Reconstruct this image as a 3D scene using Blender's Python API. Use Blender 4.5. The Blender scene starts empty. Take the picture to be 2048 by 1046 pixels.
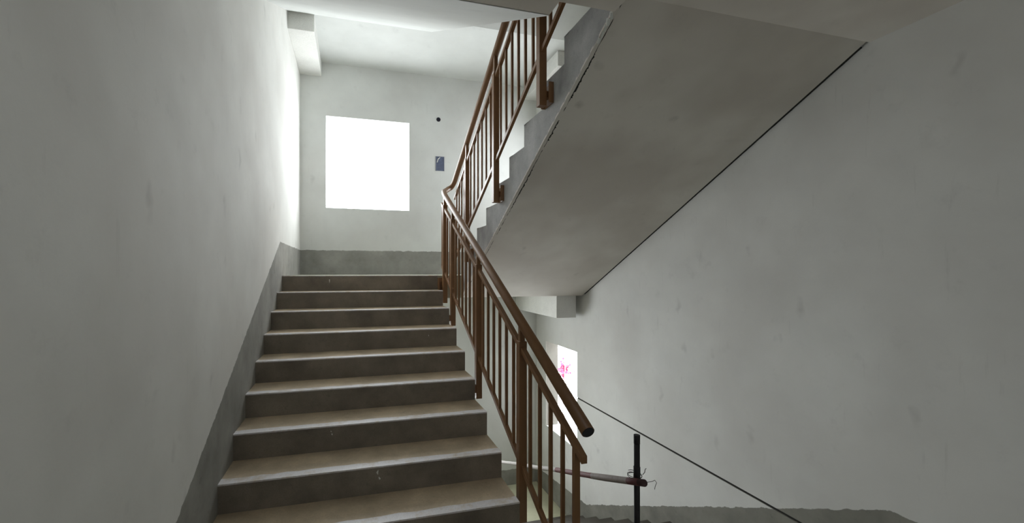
import bpy, bmesh, math, random
from mathutils import Vector, Matrix
random.seed(4)
S = bpy.context.scene
COL = S.collection

# ---------------------------------------------------------------- camera, sky, exposure
ZC = 1.6417                                   # eye height above the floor
cam = bpy.data.cameras.new('camera')
co = bpy.data.objects.new('camera', cam); COL.objects.link(co)
cam.sensor_fit = 'HORIZONTAL'; cam.sensor_width = 36.0
cam.lens = 828.6 / 2048 * 36.0
cam.shift_x = (1024 - 922.7) / 2048
cam.shift_y = (541.5 - 523) / 2048
cam.clip_start = 0.02
co.location = (0, 0, ZC)
co.rotation_euler = (math.radians(90.14), 0, -0.2553)
S.camera = co
S.cycles.max_bounces = 16; S.cycles.diffuse_bounces = 14      # light reaches the steps by many bounces between white walls

w = bpy.data.worlds.new('daylight'); S.world = w; w.use_nodes = True
bg = w.node_tree.nodes['Background']
bg.inputs['Color'].default_value = (0.93, 0.97, 1.0, 1)
bg.inputs['Strength'].default_value = 12.0
w.cycles.sampling_method = 'AUTOMATIC'

S.view_settings.view_transform = 'Standard'
S.view_settings.look = 'None'
S.view_settings.gamma = 1.0
S.view_settings.use_curve_mapping = False
S.view_settings.exposure = 0.0

# ---------------------------------------------------------------- measures (heights relative to the eye are turned absolute by Z)
def Z(r): return r + ZC
SL = .16 / .30
XL, XR, XS, XW, YB = -0.713, 0.9245, 1.2158, 2.83, 6.10
Y0 = 4.617; ZL = Z(-.0417)                    # mid landing edge and height
TH = .2                                       # wall thickness

# portals: tell the renderer where the sky comes in
def portal(name, loc, rot, sx, sy):
    l = bpy.data.lights.new(name, 'AREA'); l.shape = 'RECTANGLE'; l.size = sx; l.size_y = sy
    l.cycles.is_portal = True
    o = bpy.data.objects.new(name, l); COL.objects.link(o); o.location = loc; o.rotation_euler = rot
WB = (-.371, .799, Z(.889), Z(2.19))          # back window x0 x1 z0 z1
WRY = (4.86, 5.76)
WR_LO = (Z(-2.34), Z(-1.05)); WR_UP = (Z(-2.34) + 3.2, Z(-1.05) + 3.2)
portal('sky_portal', ((WB[0]+WB[1])/2, YB+TH, (WB[2]+WB[3])/2), (-math.pi/2, 0, 0), WB[1]-WB[0], WB[3]-WB[2])
portal('sky_portal', (.285, YB+TH, Z(-1.58)), (-math.pi/2, 0, 0), 1.67, 1.46)
portal('sky_portal', (.8, -2.4, Z(.025)), (math.pi/2, 0, 0), .6, .45)
for z0, z1 in (WR_LO, WR_UP):
    portal('sky_portal', (XW+TH, sum(WRY)/2, (z0+z1)/2), (0, math.pi/2, 0), z1-z0, WRY[1]-WRY[0])

# ---------------------------------------------------------------- materials
def new_mat(name):
    m = bpy.data.materials.new(name); m.use_nodes = True
    nt = m.node_tree; b = nt.nodes['Principled BSDF']
    return m, nt, b
def N(nt, t, **k):
    n = nt.nodes.new(t)
    for a, v in k.items(): setattr(n, a, v)
    return n
def pos(nt):
    return N(nt, 'ShaderNodeNewGeometry').outputs['Position']
def noise(nt, p, scale, detail=4, rough=.55, vscale=None):
    n = N(nt, 'ShaderNodeTexNoise')
    n.inputs['Scale'].default_value = scale; n.inputs['Detail'].default_value = detail
    n.inputs['Roughness'].default_value = rough
    if vscale:
        mp = N(nt, 'ShaderNodeMapping'); mp.inputs['Scale'].default_value = vscale
        nt.links.new(p, mp.inputs['Vector']); nt.links.new(mp.outputs[0], n.inputs['Vector'])
    else: nt.links.new(p, n.inputs['Vector'])
    return n.outputs['Fac']
def ramp(nt, f, stops):
    r = N(nt, 'ShaderNodeValToRGB'); e = r.color_ramp.elements
    while len(e) < len(stops): e.new(.5)
    for i, (p, c) in enumerate(stops):
        e[i].position = p; e[i].color = c if len(c) == 4 else (*c, 1)
    nt.links.new(f, r.inputs['Fac']); return r.outputs['Color']
def mix(nt, fac, a, b, mode='MIX'):
    n = N(nt, 'ShaderNodeMix', data_type='RGBA', blend_type=mode)
    for s, v in ((n.inputs[0], fac), (n.inputs[6], a), (n.inputs[7], b)):
        if isinstance(v, (int, float)): s.default_value = v
        elif isinstance(v, tuple): s.default_value = (*v, 1) if len(v) == 3 else v
        else: nt.links.new(v, s)
    return n.outputs[2]
def math_(nt, op, a, b=0.0, c=None):
    n = N(nt, 'ShaderNodeMath', operation=op)
    for i, v in enumerate((a, b) if c is None else (a, b, c)):
        if isinstance(v, (int, float)): n.inputs[i].default_value = v
        else: nt.links.new(v, n.inputs[i])
    return n.outputs[0]
def bump(nt, b, h, strength=.3, dist=.01):
    n = N(nt, 'ShaderNodeBump'); n.inputs['Strength'].default_value = strength
    n.inputs['Distance'].default_value = dist
    nt.links.new(h, n.inputs['Height']); nt.links.new(n.outputs[0], b.inputs['Normal'])

def concrete_col(nt, p, base, var=.25, stain=.35, sc=1.0):
    """mottled concrete or plaster with smudges; base is the clean colour"""
    n1 = noise(nt, p, 1.7*sc, 5, .6); n2 = noise(nt, p, 9*sc, 5, .65)
    dk = tuple(c*(1-var) for c in base); lt = tuple(min(1, c*(1+var*.35)) for c in base)
    c = mix(nt, ramp(nt, n1, [(.3, (0,0,0)), (.7, (1,1,1))]), dk, lt)
    c = mix(nt, ramp(nt, n2, [(.60, (0,0,0)), (.78, (stain,)*3)]), c, tuple(x*.45 for x in base))
    return c

def paint_mat(name, base, dado=None, dado_col=(.33,.325,.30), streak=.25, scuff=.28, patch=.25):
    """putty coat; dado(nt,x,y,z) gives the height below which the coat is missing"""
    m, nt, b = new_mat(name); p = pos(nt)
    c = concrete_col(nt, p, base, .10, .18, .8)
    # vertical streaks and dents
    st = noise(nt, p, 3.0, 6, .7, (6, 6, .7))
    c = mix(nt, ramp(nt, st, [(.62, (0,0,0)), (.80, (streak,)*3)]), c, tuple(x*.45 for x in base))
    # faint elongated scuffs, a few per square metre
    vm = N(nt, 'ShaderNodeMapping'); vm.inputs['Scale'].default_value = (1, 1, .45)
    wob = N(nt, 'ShaderNodeTexNoise'); wob.inputs['Scale'].default_value = 9
    nt.links.new(p, wob.inputs['Vector'])
    vp_ = N(nt, 'ShaderNodeVectorMath', operation='MULTIPLY_ADD')
    nt.links.new(wob.outputs['Color'], vp_.inputs[0]); vp_.inputs[1].default_value = (.12, .12, .12); nt.links.new(p, vp_.inputs[2])
    nt.links.new(vp_.outputs[0], vm.inputs['Vector'])
    vor = N(nt, 'ShaderNodeTexVoronoi'); vor.inputs['Scale'].default_value = 3.4
    nt.links.new(vm.outputs[0], vor.inputs['Vector'])
    pit = ramp(nt, vor.outputs['Distance'], [(.03, (scuff,)*3), (.13, (0,0,0))])
    c = mix(nt, pit, c, tuple(x*.4 for x in base))
    # dull patches
    bl = noise(nt, p, 1.1, 3, .5)
    c = mix(nt, ramp(nt, bl, [(.42, (patch,)*3), (.60, (0,0,0))]), c, tuple(x*f for x, f in zip(base, (.66, .62, .60))))
    if dado:
        sp = N(nt, 'ShaderNodeSeparateXYZ'); nt.links.new(p, sp.inputs[0])
        x, y, z = sp.outputs
        m_ = dado(nt, x, y, z, noise(nt, p, 14, 5, .65))
        dc = concrete_col(nt, p, dado_col, .3, .5, 2.0)
        c = mix(nt, m_, c, dc)
    if name == 'putty_right_wall':               # bare brownish render, darkened to put the reveals' shade into its colour
        sx = N(nt, 'ShaderNodeSeparateXYZ'); nt.links.new(p, sx.inputs[0])
        c = mix(nt, math_(nt, 'GREATER_THAN', sx.outputs[0], XW+.003), c, concrete_col(nt, p, (.36, .34, .31), .2, .2, 2))
    nt.links.new(c, b.inputs['Base Color']); b.inputs['Roughness'].default_value = .85
    b.inputs['Specular IOR Level'].default_value = .25
    bump(nt, b, noise(nt, p, 45, 4, .6), .12, .004)
    return m

def below(nt, z, thr, nz, amp=.035):
    """1 where z < thr + ragged edge"""
    jag = math_(nt, 'MULTIPLY', math_(nt, 'SUBTRACT', nz, .5), amp*2)
    d = math_(nt, 'SUBTRACT', math_(nt, 'ADD', jag, thr), z)
    n = N(nt, 'ShaderNodeMath', operation='MULTIPLY', use_clamp=True)
    nt.links.new(d, n.inputs[0]); n.inputs[1].default_value = 250
    return n.outputs[0]
def dado_back(nt, x, y, z, nz):
    up = below(nt, z, ZL + .345, nz, .02)
    cut = math_(nt, 'GREATER_THAN', z, ZL - .3)
    lo = below(nt, z, Z(-3.10), nz, .02)
    return math_(nt, 'MAXIMUM', math_(nt, 'MULTIPLY', up, cut), lo)
def dado_right(nt, x, y, z, nz):
    a = math_(nt, 'MULTIPLY', math_(nt, 'SUBTRACT', 4.63, y), .5333)
    b = math_(nt, 'MULTIPLY', math_(nt, 'SUBTRACT', 4.63, y), .127)
    thr = math_(nt, 'ADD', math_(nt, 'MAXIMUM', a, b), Z(-2.915))
    thr = math_(nt, 'MINIMUM', thr, Z(-1.30))
    return below(nt, z, thr, nz, .022)
def dado_left(nt, x, y, z, nz):
    a = math_(nt, 'MAXIMUM', math_(nt, 'MULTIPLY', math_(nt, 'SUBTRACT', 4.5, y), .5333), 0.0)
    thr = math_(nt, 'MAXIMUM', math_(nt, 'SUBTRACT', ZL + .345, a), .345)
    return below(nt, z, thr, nz, .02)

WALL = (.70, .715, .695)
M_BACK = paint_mat('putty_back_wall', WALL, dado_back)
M_RIGHT = paint_mat('putty_right_wall', (.735, .74, .72), dado_right, (.26, .255, .225), streak=.35)
M_LEFT = paint_mat('putty_left_wall', (.78, .78, .75), dado_left)
M_PLAIN = paint_mat('putty_plain', (.68, .68, .66))
M_CEIL = paint_mat('ceiling_putty', (.66, .68, .66), streak=.05, scuff=.0, patch=.12)
M_SOFFIT = paint_mat('soffit_putty', (.70, .67, .62), streak=.3, scuff=.35, patch=.5)

def concrete_mat(name, base, var=.3, stain=.4, sc=1.5, rough=.9, bs=.3, spec=.25):
    m, nt, b = new_mat(name); p = pos(nt)
    c = concrete_col(nt, p, base, var, stain, sc)
    fine = noise(nt, p, 120, 3, .7)
    c = mix(nt, ramp(nt, fine, [(.35, (.25,)*3), (.6, (0,0,0))]), c, tuple(x*.5 for x in base))
    nt.links.new(c, b.inputs['Base Color']); b.inputs['Roughness'].default_value = rough
    b.inputs['Specular IOR Level'].default_value = spec
    bump(nt, b, noise(nt, p, 60, 5, .7), bs, .006)
    return m
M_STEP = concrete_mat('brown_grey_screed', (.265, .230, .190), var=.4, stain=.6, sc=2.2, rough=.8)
M_DIM = concrete_mat('shade_dark_screed', (.13, .12, .105))  # puts the shade on the lower steps into a darker screed
M_TREAD = concrete_mat('tan_dust_lit_screed', (.64, .52, .37), var=.35, stain=.5, sc=2.5, rough=.62, spec=.5, bs=.15)  # tan dust, made lighter so the treads carry the light falling on them
M_NOSE = concrete_mat('pale_cement_strip', (.76, .74, .76), .12, .2, 3, rough=.45, spec=.6, bs=.1)
nt_ = M_NOSE.node_tree; b_ = nt_.nodes['Principled BSDF']; p_ = pos(nt_)
old = b_.inputs['Base Color'].links[0].from_socket
c_ = mix(nt_, ramp(nt_, noise(nt_, p_, 11, 6, .7), [(.48, (0,0,0)), (.68, (.75,)*3)]), old, (.50, .40, .28))
nt_.links.new(c_, b_.inputs['Base Color'])
M_STRING = concrete_mat('bare_concrete', (.46, .46, .46), .35, .5, 2.5)
M_FLOOR = concrete_mat('floor_screed', (.44, .44, .35), .2, .3)
M_FIN = concrete_mat('sky_block_render', (.22, .22, .21))
M_LOW = concrete_mat('yellowish_screed', (.60, .60, .44), .2, .3)
M_FASC = concrete_mat('beam_putty', (.80, .80, .77), .12, .2)

def simple(name, col, rough=.5, metal=0.0, var=.0, nscale=30):
    m, nt, b = new_mat(name); p = pos(nt)
    if var:
        c = mix(nt, noise(nt, p, nscale, 4, .6), tuple(x*(1-var) for x in col), tuple(min(1, x*(1+var)) for x in col))
        nt.links.new(c, b.inputs['Base Color'])
    else: b.inputs['Base Color'].default_value = (*col, 1)
    b.inputs['Roughness'].default_value = rough; b.inputs['Metallic'].default_value = metal
    return m
M_RAIL = simple('brown_enamel', (.215, .108, .046), .42, 0, .18, 12)
M_CAP = simple('black_plastic', (.012, .013, .02), .5)
M_STEEL = simple('dark_steel_tube', (.02, .018, .022), .6, .2, .5, 30)
M_WIRE = simple('tie_wire', (.03, .025, .025), .6, .5)
M_BOX = simple('blue_grey_back_box', (.16, .18, .25), .6, 0, .15)
M_DARK = simple('dark_hole', (.01, .01, .02), .9)
M_GROOVE = simple('joint_gap_black', (.02, .02, .017), .95)  # black for joints and cracks, and for painted shade in the wall gap
M_TAPE = simple('paper_scrap', (.75, .75, .72), .8)
def pole_mat():
    m, nt, b = new_mat('faded_red_white_bands')
    tc = N(nt, 'ShaderNodeTexCoord'); sp = N(nt, 'ShaderNodeSeparateXYZ')
    nt.links.new(tc.outputs['Object'], sp.inputs[0])
    t = math_(nt, 'MULTIPLY', sp.outputs[2], 1/4.95)      # along the pole 0 (near) .. 1
    red = (.17, .045, .045); tan = (.27, .225, .20); wh = (.52, .49, .46)
    r = N(nt, 'ShaderNodeValToRGB'); r.color_ramp.interpolation = 'CONSTANT'
    e = r.color_ramp.elements
    stops = [(0, (.05,.018,.02)), (.006, (.13,.04,.045)), (.026, tan), (.108, red), (.225, wh), (.365, red), (.42, wh), (.72, red), (.85, wh)]
    while len(e) < len(stops): e.new(.5)
    for i, (q, c) in enumerate(stops): e[i].position = q; e[i].color = (*c, 1)
    nt.links.new(t, r.inputs['Fac'])
    nz = noise(nt, tc.outputs['Object'], 40, 5, .7)
    c = mix(nt, ramp(nt, nz, [(.5, (0,0,0)), (.75, (.6,)*3)]), r.outputs['Color'], (.12, .09, .08))
    nt.links.new(c, b.inputs['Base Color']); b.inputs['Roughness'].default_value = .7
    return m
M_POLE = pole_mat()

# ---------------------------------------------------------------- mesh helpers
class MB:
    def __init__(s): s.v = []; s.f = []
    def add(s, vs, fs):
        o = len(s.v); s.v += [tuple(v) for v in vs]; s.f += [tuple(i+o for i in f) for f in fs]; return s
    def box(s, x0, x1, y0, y1, z0, z1):
        vs = [(x, y, z) for x in (x0, x1) for y in (y0, y1) for z in (z0, z1)]
        return s.add(vs, [(0,1,3,2), (4,6,7,5), (0,4,5,1), (2,3,7,6), (0,2,6,4), (1,5,7,3)])
    def prism(s, poly, x0, x1):
        """poly: (y,z) outline, extruded from x0 to x1"""
        n = len(poly)
        vs = [(x0, y, z) for y, z in poly] + [(x1, y, z) for y, z in poly]
        fs = [tuple(range(n)), tuple(range(2*n-1, n-1, -1))]
        fs += [(i, (i+1) % n, n+(i+1) % n, n+i) for i in range(n)]
        return s.add(vs, fs)
    def tube(s, path, r, seg=20, cap=True):
        P = [Vector(p) for p in path]; n = len(P); rings = []
        t0 = (P[1]-P[0]).normalized()
        up = Vector((0,0,1)) if abs(t0.z) < .9 else Vector((1,0,0))
        nrm = (up - t0*up.dot(t0)).normalized()
        for i in range(n):
            t = (P[min(i+1, n-1)] - P[max(i-1, 0)]).normalized()
            nrm = (nrm - t*nrm.dot(t)).normalized(); b = t.cross(nrm)
            rr = r[i] if isinstance(r, (list, tuple)) else r
            rings.append([P[i] + (nrm*math.cos(a)+b*math.sin(a))*rr for a in [2*math.pi*k/seg for k in range(seg)]])
        vs = [q for ring in rings for q in ring]
        fs = [(i*seg+k, i*seg+(k+1) % seg, (i+1)*seg+(k+1) % seg, (i+1)*seg+k) for i in range(n-1) for k in range(seg)]
        if cap: fs += [tuple(range(seg-1, -1, -1)), tuple(range((n-1)*seg, n*seg))]
        return s.add(vs, fs)
    def build(s, name, mat, parent=None, bevel=0, smooth=False, origin=None):
        me = bpy.data.meshes.new(name)
        vs = s.v
        if origin: vs = [tuple(Vector(v)-Vector(origin)) for v in vs]
        me.from_pydata(vs, [], s.f); me.materials.append(mat)
        bm = bmesh.new(); bm.from_mesh(me); bmesh.ops.recalc_face_normals(bm, faces=bm.faces); bm.to_mesh(me); bm.free()
        if smooth:
            for p in me.polygons: p.use_smooth = len(p.vertices) == 4
        o = bpy.data.objects.new(name, me); COL.objects.link(o)
        if origin: o.location = origin
        if parent:
            o.parent = parent
            o.matrix_parent_inverse = parent_world(parent).inverted()
        if bevel:
            b = o.modifiers.new('bevel', 'BEVEL'); b.width = bevel; b.segments = 2; b.limit_method = 'ANGLE'
        return o
def parent_world(o):
    m = Matrix.Translation(o.location) @ o.rotation_euler.to_matrix().to_4x4()
    if o.parent: m = parent_world(o.parent) @ o.matrix_parent_inverse @ m
    return m
def tag(o, label, cat, group=None):
    o['label'] = label; o['category'] = cat
    if group: o['group'] = group
    return o
def thing(name, label, cat, loc=(0,0,0), group=None):
    o = bpy.data.objects.new(name, None); COL.objects.link(o); o.location = loc
    o.empty_display_size = .1
    return tag(o, label, cat, group)
def struct(mb, name, mat, label=None, bevel=0):
    o = mb.build(name, mat, None, bevel); o['kind'] = 'structure'
    if label: o['label'] = label
    return o
def cells(mb, us, vs, skip, put):
    for i in range(len(us)-1):
        for j in range(len(vs)-1):
            if (i, j) not in skip: put(us[i], us[i+1], vs[j], vs[j+1])

# ---------------------------------------------------------------- room shell
ZB, ZT, YN = Z(-4.9), Z(5.2), -2.2
mb = MB(); WL = (-.55, 1.12, Z(-2.31), Z(-.85))     # unseen end window one landing lower, added and widened to brighten it
put = lambda a, b, c, d: mb.box(a, b, YB, YB+TH, c, d)
cells(mb, [XL-TH, WL[0], WL[1], XW+TH], [ZB, WL[2], WL[3]], {(1, 1)}, put)
cells(mb, [XL-TH, WB[0], WB[1], XW+TH], [WL[3], WB[2], WB[3], ZT], {(1, 1)}, put)
struct(mb, 'wall_back', M_BACK, 'grey white puttied end wall with the square window opening')
mb = MB(); GZ0, GZ1 = Z(-1.6417)-.011, Z(-1.6417)+.007      # joint groove at floor height
zs = [ZB, WR_LO[0], WR_LO[1], GZ1, WR_UP[0], WR_UP[1], ZT]
# inner skin carries the groove, outer skin closes it
for x0, x1, groove in ((XW, XW+.012, True), (XW+.012, XW+TH, False)):
    for ya, yb in ((YN, WRY[0]), (WRY[0], WRY[1]), (WRY[1], YB)):
        mid = ya == WRY[0]
        if mid: segs = [(ZB, WR_LO[0]), (WR_LO[1], WR_UP[0]), (WR_UP[1], ZT)]
        elif groove and ya == YN: segs = [(ZB, GZ0), (GZ1, ZT)]
        else: segs = [(ZB, ZT)]
        for a, b in segs: mb.box(x0, x1, ya, yb, a, b)
struct(mb, 'wall_right', M_RIGHT, 'long grey white puttied wall beside the right flights')
g = MB().box(XW+.0105, XW+.013, YN, WRY[0], GZ0, GZ1)
struct(g, 'trim_1', M_GROOVE, 'thin dark horizontal joint line on the right wall')
struct(MB().box(XL-TH, XL, YN, YB, ZB, ZT), 'wall_left', M_LEFT, 'bright white wall at the left of the steps')
FILL_WIN = (.5, 1.1, Z(-.2), Z(.25))               # unseen opening added behind the viewer as fill for the steps
mb = MB()
cells(mb, [XL-TH, FILL_WIN[0], FILL_WIN[1], XW+TH], [ZB, FILL_WIN[2], FILL_WIN[3], ZT], {(1, 1)},
      lambda a, b, c, d: mb.box(a, b, YN-TH, YN, c, d))
struct(mb, 'wall_front', M_PLAIN)
struct(MB().box(XL-TH, XW+TH, YN-TH, YB+TH, ZT, ZT+.1), 'ceiling', M_CEIL)
struct(MB().box(XL-TH, XW+TH, YN-TH, YB+TH, ZB-.1, ZB), 'floor', M_FLOOR)
# cement sills of the three openings
struct(MB().box(WB[0], WB[1], YB+.005, YB+TH, WB[2]-.002, WB[2]+.012), 'window_1', M_CEIL, 'blown out square window opening above the landing')
struct(MB().box(XW+.005, XW+TH, WRY[0], WRY[1], WR_LO[0]-.002, WR_LO[0]+.012), 'window_2', M_CEIL, 'narrow looking window opening low in the right wall')
struct(MB().box(XW+.005, XW+TH, WRY[0], WRY[1], WR_UP[0]-.002, WR_UP[0]+.012), 'window_3', M_CEIL)
struct(MB().box(WL[0], WL[1], YB+.005, YB+TH, WL[2]-.002, WL[2]+.012), 'window_4_added', M_CEIL)  # sill of the unseen window added for its light
# unseen fin wall added outside to block sky from the low window reveal
struct(MB().box(XW+TH, 12.0, 4.45, 4.65, ZB, Z(.5)), 'wall_sky_block', M_FIN)

# floor slab we stand on and the slab overhead
fl = MB().box(XL, XR, YN, 1.917, -.29, 0).box(XR, XS, YN, 1.90, -.29, 0).box(XS, XW, YN, 2.02-.002, -.29, 0)
struct(fl, 'floor', M_FLOOR)
ZS = Z(1.262); ZF1 = 3.2
cl = MB().box(XL, XR, YN, 1.842, Z(1.2525), ZF1).box(XR, XS, YN, 1.742, Z(1.2525), ZF1).box(XS, XW, YN, 1.685, Z(1.30), ZF1)
struct(cl, 'ceiling', M_SOFFIT, 'dark underside of the upper floor slab along the top edge')
# underside of the landing one storey up, and the flight above it
ZCE = Z(2.93)
struct(MB().box(XL, XR, 4.985, YB, ZCE, ZCE+.23).box(XR, XS, 4.62, YB, ZCE, ZCE+.23).box(XS, XW, 4.74, YB, ZCE, ZCE+.23), 'ceiling', M_CEIL, 'bright ceiling above the window landing')

# ---------------------------------------------------------------- flights
def flight(label, x0, x1, yn, zn, sgn, n, yz_waist, m_soffit, steps=True, gapx=0.0, side=None, plain=False):
    """nosing k at (yn + sgn*.3*k, zn - .16*k); treads run away from the open edge by -sgn*.3"""
    yb = yz_waist[0][0]
    t = thing('stair_flight', label, 'stairs', ((x0+x1)/2, yb, yz_waist[0][1]))
    wst = MB().prism(yz_waist, x0, x1-gapx).build('sloping_slab', m_soffit, t)
    if side:
        wst.data.materials.append(side)
        for p in wst.data.polygons:
            if abs(p.normal.x) > .9: p.material_index = 1
    if steps:
        for k in range(n[0], n[1]+1):
            y, z = yn + sgn*.3*k, zn - .16*k
            tri = [(y, z), (y - sgn*.3, z), (y, z-.16)]
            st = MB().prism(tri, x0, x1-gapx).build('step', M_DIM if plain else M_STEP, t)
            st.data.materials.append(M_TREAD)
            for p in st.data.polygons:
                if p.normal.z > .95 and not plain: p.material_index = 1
            if side:
                st.data.materials.append(side)
                for p in st.data.polygons:
                    if abs(p.normal.x) > .9: p.material_index = 2
            if plain: continue
            ns = MB()
            nseg = 24; xs = [x0 + (x1-gapx-x0)*i/nseg for i in range(nseg+1)]
            vs = []
            for x in xs:
                wd = .062 + random.uniform(-.006, .006)
                vs += [(x, y + sgn*.0015, z-.006), (x, y + sgn*.0015, z+.0025), (x, y - sgn*wd, z+.0025), (x, y - sgn*wd, z-.006)]
            fs = [(i*4+a, i*4+(a+1) % 4, (i+1)*4+(a+1) % 4, (i+1)*4+a) for i in range(nseg) for a in range(4)]
            fs += [(0,1,2,3), (nseg*4+3, nseg*4+2, nseg*4+1, nseg*4)]
            ns.add(vs, fs); ns.build('nosing_strip', M_NOSE, st)
    return t
def drip(step, x, y, z, pts, rad):
    MB().tube([(x+a, y-.0015, z+b) for a, b in pts], rad, 6).build('plaster_drip', M_TAPE, step)
# left flight up to the window landing: nosings go down towards the eye
W = .215
A0 = ZL                                        # top nosing
def nz(y): return A0 - SL*(Y0 - y)             # left nosing line
lf = flight('concrete flight of brown grey steps rising to the window landing', XL, XR, Y0, ZL, -1, (0, 9),
       [(Y0+.3, ZL-.0), (Y0+.3, ZL-.258), (Y0+.06, ZL-.258), (Y0-2.7, nz(Y0-2.7)-.16-W), (Y0-2.7, nz(Y0-2.7)-.16), (Y0, ZL-.16)], M_SOFFIT)
def risers(t): return sorted([c for c in t.children if c.name.startswith('step')], key=lambda c: -max((c.matrix_parent_inverse @ v.co).z for v in c.data.vertices))
rs = risers(lf)
def rpt(k, px):                                # x on riser k from its bearing
    y = Y0 - .3*k; q = (px-922.7)/828.6
    return y*(q*.9676+.2525)/(.9676-q*.2525), y
for k, px, dz, pts, rad in ((7, 756, -.045, [(0,0), (-.004,.012), (.002,.024)], (.002,.006,.002)), (7, 758, -.062, [(0,0), (.006,-.012)], (.003,.005)),
                            (6, 664, -.048, [(0,0), (.002,-.01)], (.003,.003)), (6, 662, -.03, [(0,0), (.003,-.008)], (.002,.002)),
                            (0, 659, -.04, [(0,0), (0,-.035)], (.006,.002)), (3, 857, -.05, [(0,0), (.002,-.012)], (.002,.003))):
    x, y = rpt(k, px); drip(rs[k], x, y, ZL-.16*k+dz, pts, list(rad))
# right flight overhead: nosings climb towards the eye
YN0, ZN0 = 4.0296, Z(.4383)
def nzr(y): return ZN0 + SL*(YN0 - y)
def sof(y): return Z(2.2) - SL*y
o = flight('concrete flight climbing overhead on the right with stepped bare edge', XS, XW, YN0-.3*6, ZN0+.16*6, 1, (0, 8),
       [(4.69, sof(4.69)), (4.93, sof(4.69)), (4.93, nzr(4.93)-.16), (1.93, nzr(1.93)-.16), (1.93, ZF1), (1.686, ZF1), (1.686, sof(1.686))],
       M_SOFFIT, gapx=.024, side=M_STRING)
def ribbon(name, mat, parent, x0, x1, drop, jit, ya=1.72, yb=4.66, n=150, label=None):
    m_ = MB(); vs = []
    for i in range(n+1):
        y = ya + (yb-ya)*i/n; a = x0 + random.uniform(-jit, jit)*.3; b = x1 + random.uniform(-jit, jit); z = sof(y)
        vs += [(a, y, z+.01), (b, y, z+.01), (b, y, z-drop), (a, y, z-drop)]
    m_.add(vs, [(i*4+k, i*4+(k+1) % 4, i*4+4+(k+1) % 4, i*4+4+k) for i in range(n) for k in range(4)] + [(0,1,2,3), (n*4+3,n*4+2,n*4+1,n*4)])
    q = m_.build(name, mat, parent)
    if label: q['label'] = label
ribbon('plaster_lip', M_SOFFIT, o, XS-.0005, XS+.022, .004, .004)
ribbon('crack', M_GROOVE, o, XS+.0235, XS+.0265, .0012, .0022, label='dark hairline crack')
for ya, yb in ((1.95, 2.2), (2.35, 2.5), (2.75, 3.2)):
    ribbon('crack', M_GROOVE, o, XS+.024, XS+.032, .0014, .005, ya, yb, 30, 'dark hairline crack')
ribbon('wall_joint_shade', M_GROOVE, o, XW-.0255, XW-.0015, -.003, .0015, label='black strip as shade in the joint along the wall')  # black strip stands in for shade inside the open gap
lp = MB()
for i in range(5):
    lp.tube([(XS-.004+.003*i, 1.76+.028*i, sof(1.76+.028*i)+.0), (XS+.012, 1.785+.028*i, sof(1.785+.028*i)-.002)], .008+.002*math.sin(i*2), 7)
lp.build('plaster_lump', M_CEIL, o)
# lower flight going down on the right
def nzl(y): return -SL*(y - 2.02)
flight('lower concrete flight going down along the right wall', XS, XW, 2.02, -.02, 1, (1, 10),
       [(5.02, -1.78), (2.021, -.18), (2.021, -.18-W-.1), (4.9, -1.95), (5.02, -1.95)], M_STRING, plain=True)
# left flight of the next storey: only its underside shows
z1 = Z(1.2525)
flight('sloping underside of the next flight up at the top left', XL, XR, Y0, ZL+3.2, -1, (0, 9),
       [(1.85, z1), (4.985, ZCE), (4.985, ZCE+.2), (4.617, ZL+3.2-.16), (1.917, 3.2), (1.85, 3.2)], M_CEIL, steps=False)
flight('pale underside of the topmost right flight seen through the railing', XS, XW, 0, 0, 1, (0, 0),
       [(4.739, ZCE), (4.739, ZCE+.22), (2.2, ZCE+.22+SL*2.539), (2.2, ZCE+SL*2.539)], M_CEIL, steps=False)

# landings
lm = MB().box(XL, XR, Y0+.3, YB, ZL-.258, ZL).box(XR, XS, Y0, YB, ZL-.258, ZL).box(XS, XW, 4.93, YB, ZL-.258, ZL)
tag(lm.build('landing', M_FLOOR), 'concrete landing at eye level below the square window', 'landing')
ll = MB().box(XL, XR, 4.62, YB, -1.95, -1.7).box(XR, XS, 4.7, YB, -1.95, -1.7).box(XS, XW, 5.021, YB, -1.95, -1.7)
tag(ll.build('landing', M_LOW), 'lower landing floor seen between the balusters at the bottom', 'landing')

# beams along the side walls
def beam(label, x0, x1, y0, y1, zb, zt):
    tag(MB().box(x0, x1, y0, y1, zb, zt).build('concrete_beam', M_FASC, None, .004), label, 'beam')
ZBM = Z(2.73)
beam('boxed beam hanging at the top left corner above the left wall', XL, -.43, 4.978, YB, ZBM, ZCE)
beam('boxed beam under the ceiling seen between railing post and stepped edge', 2.62, XW, 4.978, YB, ZBM, ZCE)
beam('short boxed beam under the landing beside the right wall', 2.48, 2.752, 4.75, YB, Z(-.585), ZL-.258)

# ---------------------------------------------------------------- railing
XA, XB = .985, 1.16                            # planes of the two railings in the stairwell
rail = thing('stair_railing', 'brown metal stair railing with round handrail turning at the landing', 'railing', (XA, 2.333, nz(2.333)))
def hz(y): return Z(-.6956) + SL*(y-1.60)
def hzr(y): return Z(1.318) + .528*(4.29-y)
def bez(p0, p1, p2, n=8):
    out = []
    for i in range(n+1):
        t = i/n; out.append(tuple((1-t)**2*a + 2*(1-t)*t*b + t*t*c for a, b, c in zip(p0, p1, p2)))
    return out
path = [(XA, 1.60, hz(1.60)), (XA, 3.0, hz(3.0)), (XA, 4.42, hz(4.42))]
path += bez((XA, 4.47, hz(4.47)), (XA, 4.62, hz(4.62)), (XA+.05, 4.70, hz(4.66)), 6)
path += bez((XA+.11, 4.80, Z(.985)), (XB, 4.85, Z(1.01)), (XB, 4.70, hzr(4.70)), 8)
path += [(XB, 4.3, hzr(4.3)), (XB, 3.0, hzr(3.0)), (XB, 1.62, hzr(1.62))]
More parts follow.
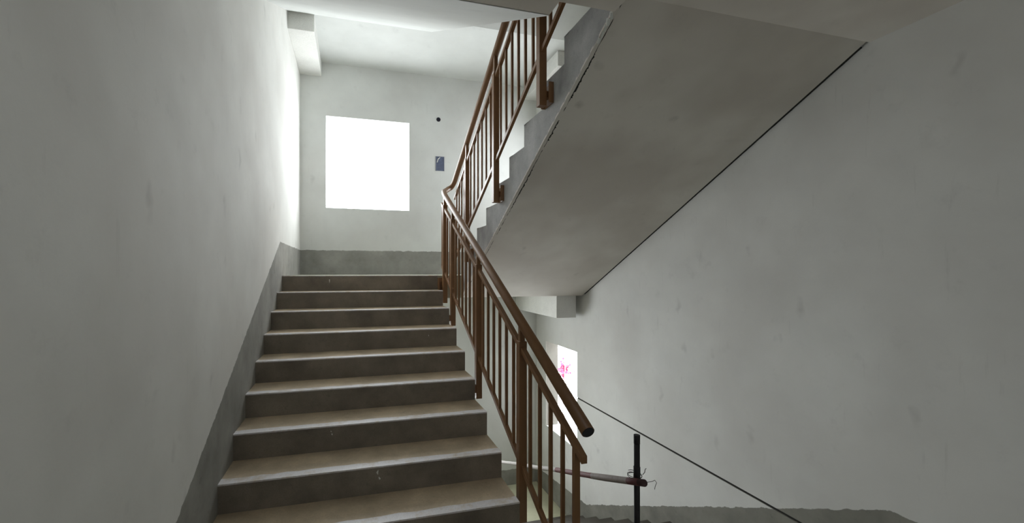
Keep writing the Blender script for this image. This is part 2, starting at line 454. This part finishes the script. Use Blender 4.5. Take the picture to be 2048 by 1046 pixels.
MB().tube(path, .030, 24).build('handrail', M_RAIL, rail, smooth=True)
d = Vector((0, 1, SL)).normalized(); e0 = Vector((XA, 1.60, hz(1.60)))
c = MB().tube([e0 + d*.004, e0 - d*.004], [.0285, .0265], 24).build('end_cap', M_CAP, rail); c['label'] = 'black plastic end cap'

def sbar(x, wx, h, ya, yb, f):
    """flat bar following height f(y)"""
    return MB().prism([(ya, f(ya)-h/2), (yb, f(yb)-h/2), (yb, f(yb)+h/2), (ya, f(ya)+h/2)], x-wx/2, x+wx/2)
TOP, BOT = .805, .095
def run(x, fn, posts, panels, ends):
    for i, y in enumerate(posts):
        z = fn(y); hr = (hz(y) if x == XA else hzr(y))
        p = MB().box(x-.025, x+.025, y-.026, y+.026, z-.243, z+.842).build('post', M_RAIL, rail, .003)
        MB().box(x-.016, x+.016, y-.016, y+.016, z+.84, hr-.015).build('stem', M_RAIL, p, .002)
        # bracket to the concrete: arm, plate, bolts
        b = MB()
        if x == XA:
            if y > 4.4:
                b.box(x-.05, x+.05, Y0-.012, Y0-.001, ZL-.235, ZL-.025)
                b.box(x-.02, x+.02, y+.024, Y0-.01, ZL-.19, ZL-.07)
                b.box(x-.06, x-.05, y+.05, Y0-.001, ZL-.235, ZL-.025)
            else:
                b.box(XR+.001, XR+.008, y-.05, y+.05, z-.215, z-.115)
                b.box(XR+.007, x-.024, y-.02, y+.02, z-.195, z-.135)
        else:
            b.box(XS-.009, XS-.001, y-.06, y+.06, z-.235, z-.105)
            b.box(x+.024, XS-.008, y-.06, y-.052, z-.235, z-.105)
            b.box(x+.024, XS-.008, y+.052, y+.06, z-.235, z-.105)
            b.box(x+.024, XS-.008, y-.022, y+.022, z-.19, z-.15)
            for sy in (-.038, .038):
                b.tube([(XS-.009, y+sy, z-.17), (XS-.017, y+sy, z-.17)], .008, 6)
        b.build('bracket', M_RAIL, p)
    for ya, yb in panels:
        sbar(x, .030, .034, ya, yb, lambda y: fn(y)+TOP).build('top_rail', M_RAIL, rail, .002)
        sbar(x, .024, .036, ya, yb, lambda y: fn(y)+BOT).build('bottom_rail', M_RAIL, rail, .002)
        for y, wd in ends[(ya, yb)]:
            MB().box(x-wd/2, x+wd/2, y-wd/2, y+wd/2, fn(y)+BOT, fn(y)+TOP-.004).build('baluster', M_RAIL, rail)
PA = [2.333, 3.227, 4.12, 4.50]
bal = lambda a, b, n: [(a + (b-a)*(i+1)/(n+1), .017) for i in range(n)]
pa = {(1.63, 2.31): [(2.333-.127*i, .017) for i in range(1, 5)] + [(1.70, .026)],
      (2.356, 3.204): bal(2.333, 3.227, 6), (3.25, 4.097): bal(3.227, 4.12, 6),
      (4.143, 4.477): bal(4.12, 4.50, 2), (4.523, 4.64): [(4.625, .022)]}
run(XA, nz, PA, list(pa), pa)
PB = [2.423, 3.304, 4.205]
pb = {(1.75, 2.40): [(2.423-.126*i, .017) for i in range(1, 6)], (2.446, 3.281): bal(2.423, 3.304, 6),
      (3.327, 4.182): bal(3.304, 4.205, 6), (4.228, 4.74): [(4.205+.115*i, .017) for i in range(1, 5)]}
run(XB, nzr, PB, list(pb), pb)

# ---------------------------------------------------------------- temporary guard at the lower flight
up = thing('scaffold_tube', 'black steel tube standing upright at the head of the lower flight', 'pipe', (1.303, 1.694, 0))
tb = MB(); tb.tube([(1.303, 1.694, 0), (1.303, 1.694, Z(-.775))], .0135, 16)
tb.build('tube', M_STEEL, up, smooth=True)
MB().tube([(1.303, 1.694, Z(-.775)-.04), (1.303, 1.694, Z(-.775)+.001)], .0145, 16).build('collar', M_STEEL, up, smooth=True)
MB().tube([(1.303, 1.694, Z(-.945)-.035), (1.303, 1.694, Z(-.945)+.02)], .0155, 16).build('sleeve', M_STEEL, up, smooth=True)
P0 = Vector((1.262, 1.590, Z(-.948))); P1 = Vector((1.72, YB-.02, Z(-2.82)))
L = (P1-P0).length
pl = MB()
n = 40
path = [(0.0018*math.sin(i*1.1), 0.0018*math.cos(i*.7), L*i/n) for i in range(n+1)]
rr = [.0155 + (.0012 if 2 <= i <= 4 else 0) + .0004*math.sin(i*2.3) for i in range(n+1)]
pl.tube(path, rr, 18)
po = pl.build('guard_pole', M_POLE, None, smooth=True)
po.location = P0 ; po.rotation_euler = (P1-P0).to_track_quat('Z', 'Y').to_euler()
tag(po, 'faded red and white banded pole tied slanting behind the balusters', 'pole')
wr = MB()
cz = Z(-.962)
ring = []
for i in range(30):
    a = i*.5
    ring.append((1.289+.031*math.cos(a), 1.692+.034*math.sin(a), cz+.006*math.sin(a*.5)+.012*(i/30-.5)))
wr.tube(ring, .0014, 5)
wr.tube([(1.30, 1.65, cz+.02), (1.303, 1.64, cz+.035), (1.306, 1.64, cz+.05), (1.312, 1.64, cz+.052)], .0015, 5)
wr.tube([(1.26, 1.65, cz+.01), (1.252, 1.65, cz+.02), (1.255, 1.65, cz+.035)], .0012, 5)
wr.tube([(1.30, 1.62, cz+.0), (1.312, 1.60, cz+.012), (1.325, 1.60, cz+.016), (1.335, 1.60, cz+.003), (1.327, 1.60, cz-.012), (1.324, 1.60, cz-.026)], .0012, 5)
tag(wr.build('tie_wire', M_WIRE), 'twisted wire tying the pole to the black tube', 'wire')

# ---------------------------------------------------------------- small things on the end wall
bx = thing('switch_box', 'empty blue grey electrical box set in the end wall', 'electrical box', (1.262, YB, Z(1.62)))
fr = MB()
x0, x1, za, zb = 1.195, 1.325, Z(1.515), Z(1.73)
for a in ((x0, x0+.008, za, zb), (x1-.008, x1, za, zb), (x0, x1, za, za+.008), (x0, x1, zb-.008, zb)):
    fr.box(a[0], a[1], YB-.006, YB-.0005, a[2], a[3])
fr.build('box_rim', M_BOX, bx)
MB().box(x0+.008, x1-.008, YB-.002, YB-.0005, za+.008, zb-.008).build('box_back', simple('box_inside', (.10, .12, .19), .6, 0, .35, 25), bx)
sc = MB(); sc.tube([(x0+.02, YB-.006, Z(1.64)), (x0+.035, YB-.006, Z(1.69)), (x0+.065, YB-.006, Z(1.715))], .006, 6)
sc.build('wire_end', M_TAPE, bx)
ho = MB(); ho.tube([(1.237, YB-.004, Z(2.285)), (1.237, YB-.0006, Z(2.285))], .032, 20)
tag(ho.build('conduit_opening', M_DARK), 'small round dark hole in the end wall above the electrical box', 'hole')

# small plaster lump at the joint of the overhead flight and slab
# ---------------------------------------------------------------- outside the low window
fb = MB()
ctr = Vector((5.91, 10.9, Z(-2.85)))
M_BLOS = simple('red_blossom', (.62, .03, .09), .7, 0, .4, 9)
for i in range(90):
    a = random.uniform(0, 6.28); r = random.gauss(0, .13); h = random.gauss(0, .13)
    p = ctr + Vector((r*math.cos(a), r*math.sin(a), h)); s = random.uniform(.02, .06)
    vs = [p + Vector(v)*s for v in ((1,0,0), (-1,0,0), (0,1,0), (0,-1,0), (0,0,1), (0,0,-1))]
    fb.add(vs, [(0,2,4), (2,1,4), (1,3,4), (3,0,4), (2,0,5), (1,2,5), (3,1,5), (0,3,5)])
fs_ = thing('flowering_shrub', 'red and pink blossoms outside seen through the low window', 'plant', ctr - Vector((0, 0, 2.0)))
fb.build('blossom', M_BLOS, fs_)
bt = MB()
for k in range(7):
    a = k*.9; bt.tube([ctr - Vector((0,0,2.0)), ctr - Vector((0,0,.8)), ctr + Vector(((.22*math.cos(a)), .22*math.sin(a), .1+.05*k))], [.05, .03, .008], 6)
bt.build('stem', simple('shrub_bark', (.35, .3, .27), .8), fs_)
